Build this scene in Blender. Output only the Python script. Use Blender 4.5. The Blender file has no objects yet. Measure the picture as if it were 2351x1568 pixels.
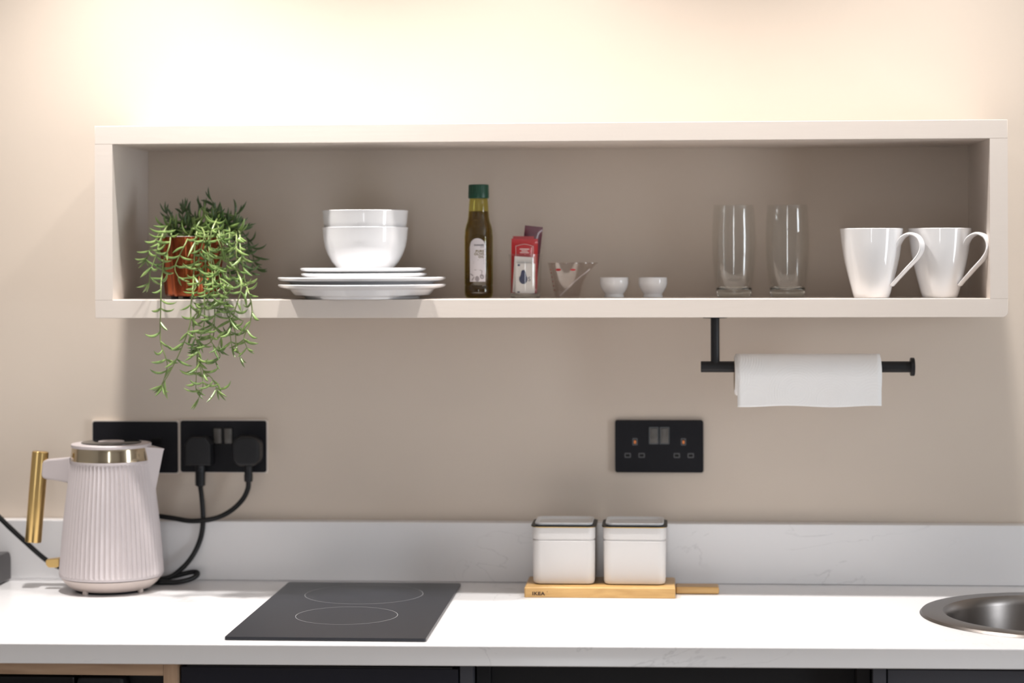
import bpy, bmesh, math, random
from mathutils import Vector, Matrix

random.seed(7)
S = bpy.context.scene
COL = S.collection
PI = math.pi
R = math.radians

# ------------------------------------------------------------------ camera
F_PX, PPX, PPY = 4700.0, 1221.0, 595.0            # focal length and principal point in px of the 2351x1568 frame
YAW, ROLL = R(3.765), 0.003
CAM = Vector((0.0, -3.40, 1.4334))
_f = Vector((-math.sin(YAW), math.cos(YAW), 0)); _r = Vector((math.cos(YAW), math.sin(YAW), 0)); _u = Vector((0, 0, 1))
FW = _f; RT = math.cos(ROLL)*_r - math.sin(ROLL)*_u; UP = math.cos(ROLL)*_u + math.sin(ROLL)*_r

def ray(x, y): return FW + RT*((x-PPX)/F_PX) + UP*((PPY-y)/F_PX)
def onY(x, y, Y):                                   # measured point on a vertical plane
    d = ray(x, y); return CAM + d*((Y-CAM.y)/d.y)
def onZ(x, y, Z):                                   # measured point on a horizontal plane
    d = ray(x, y); return CAM + d*((Z-CAM.z)/d.z)

cd = bpy.data.cameras.new('camera'); cam = bpy.data.objects.new('camera', cd); COL.objects.link(cam)
cd.sensor_width = 36; cd.lens = F_PX*36/2351; cd.sensor_fit = 'HORIZONTAL'
cd.shift_x = -(PPX-2351/2)/2351; cd.shift_y = (PPY-1568/2)/2351
m = Matrix((RT, UP, -FW)).transposed().to_4x4(); m.translation = CAM; cam.matrix_world = m
cd.clip_start = .05
cd.dof.use_dof = True; cd.dof.focus_distance = 3.03; cd.dof.aperture_fstop = 2.4
S.camera = cam

# ------------------------------------------------------------------ materials
def mat(name, col=(.8, .8, .8), rough=.5, metal=0.0, **kw):
    m = bpy.data.materials.new(name); m.use_nodes = True
    b = m.node_tree.nodes['Principled BSDF']
    b.inputs['Base Color'].default_value = (*col, 1); b.inputs['Roughness'].default_value = rough
    b.inputs['Metallic'].default_value = metal
    for k, v in kw.items():
        k = {'trans': 'Transmission Weight', 'ior': 'IOR', 'coat': 'Coat Weight', 'coat_rough': 'Coat Roughness',
             'spec': 'Specular IOR Level', 'sss': 'Subsurface Weight', 'sheen': 'Sheen Weight', 'aniso': 'Anisotropic'}[k]
        b.inputs[k].default_value = v
    return m
def N(m, t, **kw):
    n = m.node_tree.nodes.new(t)
    for k, v in kw.items(): setattr(n, k, v)
    return n
def L(m, a, b): m.node_tree.links.new(a, b)
def noise(m, scale=5, detail=4, vec=None, sc=None, dist=0.0, rough=.5):
    tc = N(m, 'ShaderNodeTexCoord'); n = N(m, 'ShaderNodeTexNoise')
    n.inputs['Scale'].default_value = scale; n.inputs['Detail'].default_value = detail
    n.inputs['Distortion'].default_value = dist; n.inputs['Roughness'].default_value = rough
    if sc:
        mp = N(m, 'ShaderNodeMapping'); mp.inputs['Scale'].default_value = sc
        L(m, tc.outputs['Object'], mp.inputs['Vector']); L(m, mp.outputs['Vector'], n.inputs['Vector'])
    else: L(m, tc.outputs['Object'], n.inputs['Vector'])
    return n
def ramp(m, src, stops):
    r = N(m, 'ShaderNodeValToRGB'); e = r.color_ramp.elements
    while len(e) < len(stops): e.new(.5)
    for el, (p, c) in zip(e, stops): el.position = p; el.color = (*c, 1)
    L(m, src, r.inputs['Fac']); return r
def bump(m, src, strength=.2, dist=.001):
    b = N(m, 'ShaderNodeBump'); b.inputs['Strength'].default_value = strength; b.inputs['Distance'].default_value = dist
    L(m, src, b.inputs['Height']); L(m, b.outputs['Normal'], m.node_tree.nodes['Principled BSDF'].inputs['Normal']); return b
def basecol(m, out): L(m, out, m.node_tree.nodes['Principled BSDF'].inputs['Base Color'])

def paint(name, a, b, rough=.6, bs=.15, scale=60):
    m = mat(name, a, rough); n = noise(m, 3, 3); basecol(m, ramp(m, n.outputs['Fac'], [(.3, a), (.7, b)]).outputs['Color'])
    n2 = noise(m, scale, 4); bump(m, n2.outputs['Fac'], bs, .0006); return m
def thin_glass(name, tint=(1, 1, 1), fac_min=0.0, rough=0.0, refl=1.0):          # thin-walled clear material: Fresnel mix of see-through and mirror
    m = bpy.data.materials.new(name); m.use_nodes = True; t = m.node_tree; t.nodes.remove(t.nodes['Principled BSDF'])
    tr = N(m, 'ShaderNodeBsdfTransparent'); gl = N(m, 'ShaderNodeBsdfGlossy'); fr = N(m, 'ShaderNodeLayerWeight'); mx = N(m, 'ShaderNodeMixShader')
    tr.inputs['Color'].default_value = (*tint, 1); gl.inputs['Roughness'].default_value = rough; gl.inputs['Color'].default_value = (refl, refl, refl, 1)
    fr.inputs['Blend'].default_value = .5
    pw = N(m, 'ShaderNodeMath', operation='POWER'); pw.inputs[1].default_value = 5.0; L(m, fr.outputs['Facing'], pw.inputs[0])
    ma = N(m, 'ShaderNodeMath', operation='MULTIPLY_ADD'); ma.inputs[1].default_value = .96; ma.inputs[2].default_value = .04; L(m, pw.outputs[0], ma.inputs[0])
    fac = ma.outputs[0]
    if fac_min:
        ad = N(m, 'ShaderNodeMath', operation='MAXIMUM'); ad.inputs[1].default_value = fac_min; L(m, fac, ad.inputs[0]); fac = ad.outputs[0]
    L(m, fac, mx.inputs['Fac']); L(m, tr.outputs[0], mx.inputs[1]); L(m, gl.outputs[0], mx.inputs[2])
    L(m, mx.outputs[0], t.nodes['Material Output'].inputs['Surface']); return m

M = {}
M['wall'] = paint('wall_paint', (.59, .507, .430), (.605, .522, .445), .62, .10, 90)
M['room'] = paint('room_paint', (.70, .69, .68), (.72, .71, .70), .7, .05)
M['ceiling'] = paint('ceiling_paint', (.85, .84, .82), (.87, .86, .84), .7, .05)
M['floor'] = mat('floor_boards', (.35, .24, .15), .45)
_n = noise(M['floor'], 4, 6, sc=(1, 12, 1)); basecol(M['floor'], ramp(M['floor'], _n.outputs['Fac'], [(.3, (.26, .21, .17)), (.7, (.36, .30, .25))]).outputs['Color'])
M['shelf'] = paint('shelf_paint', (.67, .60, .545), (.69, .62, .565), .5, .0)
_n = noise(M['shelf'], 160, 5, sc=(.12, 1, 1)); bump(M['shelf'], _n.outputs['Fac'], .30, .0004)
def quartz():
    m = mat('quartz', (.80, .785, .78), .22)
    n = noise(m, 5, 8, dist=1.2, sc=(.8, 1, 2)); n2 = noise(m, 2.3, 3)
    v = N(m, 'ShaderNodeMath', operation='SUBTRACT'); v.inputs[1].default_value = .5; L(m, n.outputs['Fac'], v.inputs[0])
    a = N(m, 'ShaderNodeMath', operation='ABSOLUTE'); L(m, v.outputs[0], a.inputs[0])
    r1 = ramp(m, a.outputs[0], [(0.0, (.645, .635, .645)), (.007, (.785, .775, .785))])
    r2 = ramp(m, n2.outputs['Fac'], [(.55, (0, 0, 0)), (.62, (1, 1, 1))])
    mx = N(m, 'ShaderNodeMix', data_type='RGBA'); mx.inputs[6].default_value = (.785, .775, .785, 1)
    L(m, r2.outputs['Color'], mx.inputs[0]); L(m, r1.outputs['Color'], mx.inputs[7]); basecol(m, mx.outputs[2]); return m
M['quartz'] = quartz()
def wood(name, a, b, sc, rough=.45):
    m = mat(name, a, rough); n = noise(m, 6, 6, sc=sc, dist=.6); basecol(m, ramp(m, n.outputs['Fac'], [(.3, a), (.7, b)]).outputs['Color'])
    bump(m, n.outputs['Fac'], .08, .0008); return m
M['oak'] = wood('oak_board', (.34, .215, .135), (.50, .34, .225), (1.2, 12, 14))
M['oak_v'] = wood('oak_board_upright', (.34, .215, .135), (.50, .34, .225), (14, 12, 1.2))
M['bamboo'] = wood('bamboo', (.46, .265, .088), (.60, .37, .14), (3, 14, 20), .38)
M['navy'] = paint('navy_lacquer', (.010, .010, .017), (.012, .012, .020), .5, .05)
M['navy_edge'] = paint('navy_board_edge', (.055, .056, .068), (.06, .06, .072), .5, .05)
M['void'] = mat('carcass_shade_black', (.006, .006, .008), .8)  # near-black colour stands in for the shade inside the base units
M['black_gloss'] = mat('black_plastic_gloss', (.008, .008, .009), .2)
M['black'] = mat('black_plastic', (.012, .012, .014), .42)
M['plate_black'] = paint('black_socket_plate', (.006, .006, .009), (.007, .007, .010), .55, .04)
M['black_metal'] = paint('matt_black_metal', (.013, .013, .015), (.015, .015, .017), .42, .06, 400)
M['rubber'] = mat('black_rubber_cable', (.010, .010, .011), .38)
M['rocker'] = mat('smoky_rocker', (.085, .078, .072), .35)
M['hole'] = mat('dark_slot', (.002, .002, .002), .9)
M['slot_edge'] = mat('slot_edge', (.09, .09, .095), .4)
M['orange'] = mat('orange_shutter', (.75, .22, .05), .5)
M['filler'] = paint('white_filler', (.70, .62, .55), (.78, .71, .65), .8, .4, 200)
M['hob'] = mat('black_hob_glass', (.011, .012, .018), .34, spec=.5)
M['hob_mark'] = mat('hob_marking', (.30, .30, .31), .4)
M['porcelain'] = mat('white_porcelain', (.71, .705, .715), .05, spec=.5)
M['china'] = mat('white_mug_china', (.81, .80, .805), .05, spec=.5)
M['steel'] = mat('brushed_steel', (.22, .20, .188), .30, 1.0)
_n = noise(M['steel'], 40, 3, sc=(1, 1, 12)); bump(M['steel'], _n.outputs['Fac'], .04, .0005)
M['kettle'] = mat('matt_lilac_grey_plastic', (.535, .482, .487), .45)
M['kettle_base'] = mat('warm_grey_plastic', (.54, .465, .43), .45)
M['band'] = mat('champagne_metal', (.56, .47, .34), .13, 1.0)
M['gold'] = mat('brushed_gold', (.68, .47, .19), .30, 1.0)
M['lid_glass'] = mat('dark_lid_glass', (.03, .028, .027), .12)
M['paper'] = mat('kitchen_paper', (.89, .88, .875), .9, spec=.1)
def paper_bump(m):
    tc = N(m, 'ShaderNodeTexCoord'); mp = N(m, 'ShaderNodeMapping'); mp.inputs['Scale'].default_value = (1, 0, 1)
    L(m, tc.outputs['Object'], mp.inputs['Vector'])
    vo = N(m, 'ShaderNodeTexVoronoi'); vo.inputs['Scale'].default_value = 14; L(m, mp.outputs['Vector'], vo.inputs['Vector'])
    mu = N(m, 'ShaderNodeMath', operation='MULTIPLY'); mu.inputs[1].default_value = 110; L(m, vo.outputs['Distance'], mu.inputs[0])
    si = N(m, 'ShaderNodeMath', operation='SINE'); L(m, mu.outputs[0], si.inputs[0]); bump(m, si.outputs[0], .15, .0006)
paper_bump(M['paper'])
M['card'] = mat('brown_cardboard', (.45, .33, .22), .8)
M['copper'] = mat('copper_glaze', (.50, .115, .028), .24, .75)
_n = noise(M['copper'], 12, 4, sc=(3, 3, .5)); basecol(M['copper'], ramp(M['copper'], _n.outputs['Fac'], [(.3, (.20, .040, .012)), (.7, (.34, .082, .024))]).outputs['Color'])
M['rim_highlight'] = mat('pale_rim_highlight', (.75, .70, .68), .3)  # pale colour paints the lit highlight along the pot rim
M['soil'] = paint('dark_soil', (.03, .02, .013), (.05, .035, .02), .95, .8, 300)
def leafmat(name, a, b):
    m = mat(name, a, .36, sss=.0); n = noise(m, 40, 2); basecol(m, ramp(m, n.outputs['Fac'], [(.3, a), (.7, b)]).outputs['Color']); return m
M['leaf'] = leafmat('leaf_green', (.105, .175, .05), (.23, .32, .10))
M['leaf_shaded'] = leafmat('leaf_green_shaded', (.045, .085, .03), (.085, .14, .05))  # same leaf green darkened, painting the shade at the plant's back and right
M['stem'] = leafmat('stem_green', (.17, .23, .075), (.26, .31, .12))
M['cap'] = mat('green_cap', (.006, .055, .030), .35)
M['bottle'] = thin_glass('olive_bottle_skin', (.80, .76, .34), .05)
M['oil'] = mat('olive_oil', (.26, .165, .018), .03, trans=1.0, ior=1.2)
M['label'] = mat('bottle_label', (.60, .56, .58), .45)
M['ink_gold'] = mat('gold_ink', (.16, .12, .03), .5)
M['ink_grey'] = mat('grey_ink', (.09, .08, .10), .5)
M['ink_pale'] = mat('pale_ink', (.27, .24, .25), .5)
M['glass'] = thin_glass('clear_glass', (.972, .974, .97))
M['glass_base'] = mat('thick_clear_glass', (.90, .92, .89), .0, trans=1.0, ior=1.45)
M['jug'] = thin_glass('clear_plastic', (.94, .92, .91), .045, .05)
M['ramp'] = mat('frosted_plastic', (.62, .57, .56), .35)
M['red_ink'] = mat('red_ink', (.42, .02, .025), .5)
M['red'] = mat('red_foil', (.42, .009, .011), .28, .0, coat=.4)
M['burgundy'] = mat('burgundy_foil', (.095, .008, .022), .25, coat=.5)
M['packet'] = paint('white_paper_packet', (.70, .66, .64), (.74, .70, .68), .6, .2, 120)
M['navy_ink'] = mat('navy_ink', (.025, .03, .085), .5)
M['white_ink'] = mat('white_ink', (.75, .66, .62), .5)
M['canister'] = mat('white_enamel', (.60, .58, .57), .38)
M['lid_white'] = mat('white_lid_enamel', (.70, .70, .71), .4)
M['gold_rim'] = mat('gold_rim', (.50, .33, .09), .3, 1.0)
M['brand_ink'] = mat('burnt_brown', (.06, .03, .012), .7)
for _k, _v in (('black', .3), ('black_metal', .28), ('rubber', .3), ('plate_black', .22), ('navy', .25), ('navy_edge', .3), ('black_gloss', .35)):
    M[_k].node_tree.nodes['Principled BSDF'].inputs['Specular IOR Level'].default_value = _v
M['grey_case'] = mat('dark_grey_case', (.075, .072, .075), .5)
M['frame_white'] = mat('white_window_frame', (.8, .8, .8), .4)

# ------------------------------------------------------------------ builders
def link(name, me, mt, parent=None, loc=None, smooth=True, ang=35):
    if mt: me.materials.append(mt)
    if smooth:
        for p in me.polygons: p.use_smooth = True
        try: me.set_sharp_from_angle(angle=R(ang))
        except Exception: pass
    o = bpy.data.objects.new(name, me); COL.objects.link(o)
    if parent: o.parent = parent
    if loc is not None: o.location = loc
    return o
def obj(name, geo, mt, parent=None, loc=None, smooth=True, ang=35):
    vs, fs = geo; me = bpy.data.meshes.new(name); me.from_pydata([tuple(v) for v in vs], [], fs); me.update()
    bm = bmesh.new(); bm.from_mesh(me); bmesh.ops.recalc_face_normals(bm, faces=bm.faces); bm.to_mesh(me); bm.free()
    return link(name, me, mt, parent, loc, smooth, ang)
def bobj(name, bm, mt, parent=None, loc=None, smooth=True, ang=35):
    me = bpy.data.meshes.new(name); bmesh.ops.recalc_face_normals(bm, faces=bm.faces); bm.to_mesh(me); bm.free()
    o = link(name, me, mt, parent, loc, smooth, ang)
    if smooth: w = o.modifiers.new('weighted_normals', 'WEIGHTED_NORMAL'); w.keep_sharp = True; w.weight = 90
    return o
def tag(o, label, cat, group=None, kind=None):
    o['label'] = label; o['category'] = cat
    if group: o['group'] = group
    if kind: o['kind'] = kind
    return o
def thing(name, label, cat, loc, rz=0, group=None):
    o = bpy.data.objects.new(name, None); COL.objects.link(o); o.location = loc; o.rotation_euler = (0, 0, rz)
    o.empty_display_size = .02
    return tag(o, label, cat, group)
def copy_tree(o, parent=None):
    c = o.copy(); COL.objects.link(c)
    if parent: c.parent = parent
    for ch in list(o.children): copy_tree(ch, c)
    return c
def dup(root, loc, label, rz=None):
    c = copy_tree(root); c.location = loc; c['label'] = label
    if rz is not None: c.rotation_euler = (0, 0, rz)
    return c
def struct(o): o['kind'] = 'structure'; return o
def merge(*geos):
    V, Fc = [], []
    for vs, fs in geos:
        k = len(V); V += list(vs); Fc += [tuple(i+k for i in f) for f in fs]
    return V, Fc
def xf(geo, mtx): return [mtx @ Vector(v) for v in geo[0]], geo[1]
def mv(geo, x=0, y=0, z=0): return xf(geo, Matrix.Translation((x, y, z)))
def boxbm(lo, hi, bev=0.0, seg=2):
    bm = bmesh.new(); bmesh.ops.create_cube(bm, size=1)
    for v in bm.verts: v.co = Vector([lo[i] + (v.co[i]+.5)*(hi[i]-lo[i]) for i in range(3)])
    if bev: bmesh.ops.bevel(bm, geom=list(bm.edges), offset=bev, segments=seg, profile=.5, affect='EDGES')
    return bm
def box(name, lo, hi, mt, parent=None, bev=0.0, seg=2, loc=None): return bobj(name, boxbm(lo, hi, bev, seg), mt, parent, loc)
def geo_of(bm):
    bm.verts.ensure_lookup_table(); bm.verts.index_update()
    g = ([v.co.copy() for v in bm.verts], [tuple(v.index for v in f.verts) for f in bm.faces]); bm.free(); return g
def lathe(prof, seg=64, rf=None, a0=0.0, close=False):               # prof: (radius, z) from one end to the other
    V, Fc, rings = [], [], []
    for r, z in prof:
        if r < 1e-6: V.append((0, 0, z)); rings.append([len(V)-1])
        else:
            k = len(V)
            for i in range(seg):
                a = a0 + 2*PI*i/seg; q = r if rf is None else rf(r, a, z); V.append((q*math.cos(a), q*math.sin(a), z))
            rings.append(list(range(k, k+seg)))
    pairs = list(zip(rings, rings[1:])) + ([(rings[-1], rings[0])] if close else [])
    for A, B in pairs:
        for i in range(seg):
            j = (i+1) % seg
            if len(A) == 1 and len(B) > 1: Fc.append((A[0], B[i], B[j]))
            elif len(B) == 1 and len(A) > 1: Fc.append((A[i], A[j], B[0]))
            elif len(A) > 1: Fc.append((A[i], A[j], B[j], B[i]))
    return V, Fc
def smooth_pts(pts, n=8):
    P = [Vector(p) for p in pts]; out = []
    for i in range(len(P)-1):
        a, b, c, d = P[max(i-1, 0)], P[i], P[i+1], P[min(i+2, len(P)-1)]
        for k in range(n):
            t = k/n; out.append(.5*((2*b)+(c-a)*t+(2*a-5*b+4*c-d)*t*t+(3*b-a-3*c+d)*t**3))
    out.append(P[-1]); return out
def tube(pts, rad, sides=10, flat=None):                              # rad: number or function of 0..1; flat: (axis vector, factor)
    P = [Vector(p) for p in pts]; V, Fc = [], []; n = len(P); up = None
    for i, p in enumerate(P):
        t = (P[min(i+1, n-1)]-P[max(i-1, 0)]).normalized()
        if up is None:
            up = Vector((0, 0, 1)) if abs(t.z) < .9 else Vector((1, 0, 0))
        up = (up - t*up.dot(t)); up = up.normalized() if up.length > 1e-6 else t.orthogonal().normalized()
        s = t.cross(up); r = rad(i/(n-1)) if callable(rad) else rad
        for k in range(sides):
            a = 2*PI*k/sides; o = up*math.cos(a)*r + s*math.sin(a)*r
            if flat: ax, fa = flat; o = o + Vector(ax)*o.dot(Vector(ax))*(fa-1)
            V.append(p+o)
    for i in range(n-1):
        for k in range(sides):
            j = (k+1) % sides; Fc.append((i*sides+k, i*sides+j, (i+1)*sides+j, (i+1)*sides+k))
    Fc.append(tuple(range(sides))); Fc.append(tuple((n-1)*sides+k for k in range(sides))); return V, Fc
def prism(outline, y0, y1, bev=0.0):                                  # outline in (x, z), extruded along y
    bm = bmesh.new(); a = [bm.verts.new((x, y0, z)) for x, z in outline]; f = bm.faces.new(a)
    r = bmesh.ops.extrude_face_region(bm, geom=[f])
    for v in r['geom']:
        if isinstance(v, bmesh.types.BMVert): v.co.y = y1
    if bev: bmesh.ops.bevel(bm, geom=[e for e in bm.edges if abs(e.calc_length()) > 0 and all(abs(v.co.y-y0) < 1e-6 for v in e.verts)], offset=bev, segments=2, profile=.5, affect='EDGES')
    return bm
def rrect(w, h, r, n=6):                                              # rounded rectangle outline, centred
    out = []
    for cx, cy, a in ((w/2-r, h/2-r, 0), (-w/2+r, h/2-r, 90), (-w/2+r, -h/2+r, 180), (w/2-r, -h/2+r, 270)):
        for k in range(n+1): t = R(a+90*k/n); out.append((cx+r*math.cos(t), cy+r*math.sin(t)))
    return out
def loft(levels):                                                     # levels: (z, w, d, r) rounded rectangles stacked up; caps both ends
    V, Fc = [], []; k = 0
    for z, w, d, r in levels:
        o = rrect(w, d, r, 8); k = len(o); V += [(x, y, z) for x, y in o]
    for i in range(len(levels)-1):
        for j in range(k):
            q = (j+1) % k; Fc.append((i*k+j, i*k+q, (i+1)*k+q, (i+1)*k+j))
    Fc.append(tuple(range(k))); Fc.append(tuple((len(levels)-1)*k+j for j in range(k))); return V, Fc
def pillow(w, h, t, nx=14, ny=20, wob=.0):                            # sealed sachet standing in the x-z plane, base at z=0
    V, Fc = [], []
    for s in (1, -1):
        for j in range(ny+1):
            for i in range(nx+1):
                u = 2*i/nx-1; v = 2*j/ny-1
                b = t/2*max(0, 1-abs(u)**4)*max(0, 1-abs(v*1.12)**6 if abs(v) < .89 else 0) + .0002
                V.append((u*w/2, -s*b + wob*math.sin(3*u+2*v), (v+1)*h/2))
    k = (nx+1)*(ny+1)
    for s in (0, 1):
        for j in range(ny):
            for i in range(nx): a = s*k+j*(nx+1)+i; Fc.append((a, a+1, a+nx+2, a+nx+1))
    per = [i for i in range(nx+1)] + [j*(nx+1)+nx for j in range(1, ny+1)] + [ny*(nx+1)+i for i in range(nx-1, -1, -1)] + [j*(nx+1) for j in range(ny-1, 0, -1)]
    for a, b in zip(per, per[1:]+per[:1]): Fc.append((a, b, b+k, a+k))
    return V, Fc
def text_geo(body, size, align='LEFT', off=0.0, sx=1.0, space=1.0):              # flat lettering in the x-z plane facing -y
    c = bpy.data.curves.new('lettering', 'FONT'); c.body = body; c.size = size; c.align_x = align; c.offset = off; c.space_character = space; c.extrude = .00012; c.resolution_u = 3
    o = bpy.data.objects.new('lettering', c); COL.objects.link(o); bpy.context.view_layer.update()
    me = bpy.data.meshes.new_from_object(o.evaluated_get(bpy.context.evaluated_depsgraph_get()))
    g = ([Vector((v.co.x*sx, -v.co.z, v.co.y)) for v in me.vertices], [tuple(p.vertices) for p in me.polygons])
    bpy.data.objects.remove(o); bpy.data.curves.remove(c); bpy.data.meshes.remove(me); return g
def disc2(w, h, n=20, rot=0.0):                                       # flat ellipse in x-z
    c, s = math.cos(rot), math.sin(rot)
    return [((c*w*math.cos(2*PI*i/n)-s*h*math.sin(2*PI*i/n)), 0, (s*w*math.cos(2*PI*i/n)+c*h*math.sin(2*PI*i/n))) for i in range(n)], [tuple(range(n))]
def bar2(x0, z0, x1, z1): return [(x0, 0, z0), (x1, 0, z0), (x1, 0, z1), (x0, 0, z1)], [(0, 1, 2, 3)]
def bend(geo, rad, eps=0.0):                                          # wrap the x-z plane onto the front of an upright cylinder
    return [(math.sin(v[0]/rad)*(rad+eps-v[1]), -math.cos(v[0]/rad)*(rad+eps-v[1]), v[2]) for v in map(Vector, geo[0])], geo[1]

# ------------------------------------------------------------------ room shell
XL, XR, YF, ZC = -2.6, 3.2, -4.9, 2.4
struct(box('floor', (XL-.1, YF-.1, -.1), (XR+.1, .1, 0), M['floor']))
struct(box('ceiling', (XL-.1, YF-.1, ZC), (XR+.1, .1, ZC+.1), M['ceiling']))
struct(box('wall_back', (XL-.1, 0, 0), (XR+.1, .1, ZC), M['wall']))
struct(box('wall_left', (XL-.1, YF, 0), (XL, 0, ZC), M['room']))
struct(box('wall_right', (XR, YF, 0), (XR+.1, 0, ZC), M['room']))
struct(box('wall_front', (XL-.1, YF-.1, 0), (XR+.1, YF, ZC), M['room']))
def window(name, c, w, h, axis, power, col):
    g = []
    fw = .05
    for (a0, b0, a1, b1) in ((-w/2-fw, -h/2-fw, -w/2, h/2+fw), (w/2, -h/2-fw, w/2+fw, h/2+fw), (-w/2, h/2, w/2, h/2+fw), (-w/2, -h/2-fw, w/2, -h/2), (-w/2, -.015, w/2, .015)):
        lo, hi = ((a0, 0, b0), (a1, .03, b1)) if axis == 'y' else ((-.03, a0, b0), (0, a1, b1))
        g.append(geo_of(boxbm(lo, hi)))
    fr = struct(obj(name, merge(*g), M['frame_white'], None, c, False))
    ld = bpy.data.lights.new('daylight', 'AREA'); ld.shape = 'RECTANGLE'; ld.size = w; ld.size_y = h; ld.energy = power; ld.color = col
    lo = bpy.data.objects.new('daylight', ld); COL.objects.link(lo)
    lo.location = Vector(c) + (Vector((0, .005, 0)) if axis == 'y' else Vector((-.005, 0, 0)))
    lo.rotation_euler = (R(90), 0, 0) if axis == 'y' else (R(90), 0, R(90))
    return fr
W1, W2 = 12.0, 50.0
window('window_1', (-.15, YF+.001, 1.25), .17, 1.9, 'y', W1, (.92, .96, 1.0))
window('window_2', (XR-.001, -2.05, 1.16), .65, 2.0, 'x', W2, (.86, .93, 1.0))

def spot(x, y, e, ang=112, col=(1.0, .962, .925), rad=.028, blend=1.0):
    d = bpy.data.lights.new('downlight_and_fill', 'SPOT'); d.energy = e; d.spot_size = R(ang); d.spot_blend = blend; d.shadow_soft_size = rad; d.color = col
    o = bpy.data.objects.new('downlight_and_fill', d); COL.objects.link(o); o.location = (x, y, ZC-.015); return o
for x, e in ((-.86, 86), (-.24, 60), (.44, 48)): spot(x, -.42, e)
for x, y in ((-1.4, -1.7), (-.3, -1.8), (1.0, -1.7), (-1.2, -3.2), (.2, -3.0), (1.4, -3.2)): spot(x, y, 5, 150, (1, .91, .82))  # unseen spots added as soft fill for the front faces
w = bpy.data.worlds.new('world'); S.world = w; w.use_nodes = True
w.node_tree.nodes['Background'].inputs[0].default_value = (.7, .8, 1, 1); w.node_tree.nodes['Background'].inputs[1].default_value = .3

# ------------------------------------------------------------------ worktop, upstand, cabinets
TOP = .9; TH = .028
fl, frr = onZ(0, 1477, TOP), onZ(2351, 1490, TOP)
def front_y(x): return fl.y + (frr.y-fl.y)*(x-fl.x)/(frr.x-fl.x)
X0, X1 = -1.7, 1.5
SK = Vector((.576, -.310, TOP)); SR = .199
bm = bmesh.new(); a = [bm.verts.new(v) for v in ((X0, front_y(X0), TOP-TH), (X1, front_y(X1), TOP-TH), (X1, -.002, TOP-TH), (X0, -.002, TOP-TH))]
f = bm.faces.new(a); r = bmesh.ops.extrude_face_region(bm, geom=[f])
for v in r['geom']:
    if isinstance(v, bmesh.types.BMVert): v.co.z = TOP
bmesh.ops.bevel(bm, geom=[e for e in bm.edges if all(v.co.y < -.3 for v in e.verts) and abs(e.verts[0].co.x-e.verts[1].co.x) > 1], offset=.0012, segments=2, profile=.5, affect='EDGES')
wt = bobj('worktop', bm, M['quartz'])
cut = obj('cutter', mv(lathe([(0, -.1), (SR-.018, -.1), (SR-.018, .1), (0, .1)], 96), *SK), None)
md = wt.modifiers.new('hole', 'BOOLEAN'); md.object = cut; md.operation = 'DIFFERENCE'; md.solver = 'EXACT'
bpy.context.view_layer.update()
me = bpy.data.meshes.new_from_object(wt.evaluated_get(bpy.context.evaluated_depsgraph_get()))
wt.modifiers.clear(); wt.data = me; bpy.data.objects.remove(cut)
for p in me.polygons: p.use_smooth = False
tag(wt, 'white quartz worktop with faint grey veins on its front edge', 'worktop')
ups = box('upstand', (X0, -.032, TOP+.0003), (X1, -.002, .9985), M['quartz'], None, .0015)
tag(ups, 'low white quartz upstand standing along the wall behind the worktop', 'upstand')

SET = .022                                                         # cabinet fronts sit back from the worktop edge
ZT = TOP-TH-.0004
def fx(px, py=1545): return onY(px, py, front_y(onZ(px, 1523, TOP-TH).x)+SET).x
xa, xb, xc, xd_, xe, xf_ = fx(378), fx(410), fx(1055), fx(1087), fx(2003), fx(2035)
def yf(x0, x1): return (front_y(x0)+front_y(x1))/2+SET
BK = -.04
# oak housing at the left with a black appliance in it
y = yf(-1.4, xb); x0 = xb-.60
t = thing('appliance_housing', 'oak-coloured open housing below the left end of the worktop', 'cabinet', (x0+.3, y, .1))
def lbox(n, lo, hi, mt, par, bev=.0006): o = par.location; return box(n, [lo[i]-o[i] for i in range(3)], [hi[i]-o[i] for i in range(3)], mt, par, bev)
lbox('top_rail', (x0+.0182, y, ZT-.0185), (xa-.0002, BK, ZT), M['oak'], t)
lbox('side_panel', (xa, y, .1), (xb, BK, ZT), M['oak_v'], t); lbox('side_panel', (x0, y, .1), (x0+.018, BK, ZT), M['oak_v'], t)
lbox('bottom_board', (x0+.0182, y, .1), (xa-.0002, BK, .118), M['oak'], t); lbox('back_panel', (x0+.0182, BK-.006, .1182), (xa-.0002, BK-.0003, ZT-.0188), M['void'], t)
t = thing('built_in_appliance', 'black appliance front inside the oak-coloured housing at lower left', 'appliance', (x0+.27, y+.02, .1185))
lbox('body', (x0+.025, y+.045, .1185), (xa-.006, BK-.03, .848), M['black'], t, .004)
lbox('door', (x0+.025, y+.015, .1205), (fx(166), y+.043, .8475), M['black_gloss'], t, .003)
lbox('handle_panel', (fx(168), y+.012, .125), (fx(285), y+.043, .849), M['black'], t, .010)
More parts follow.
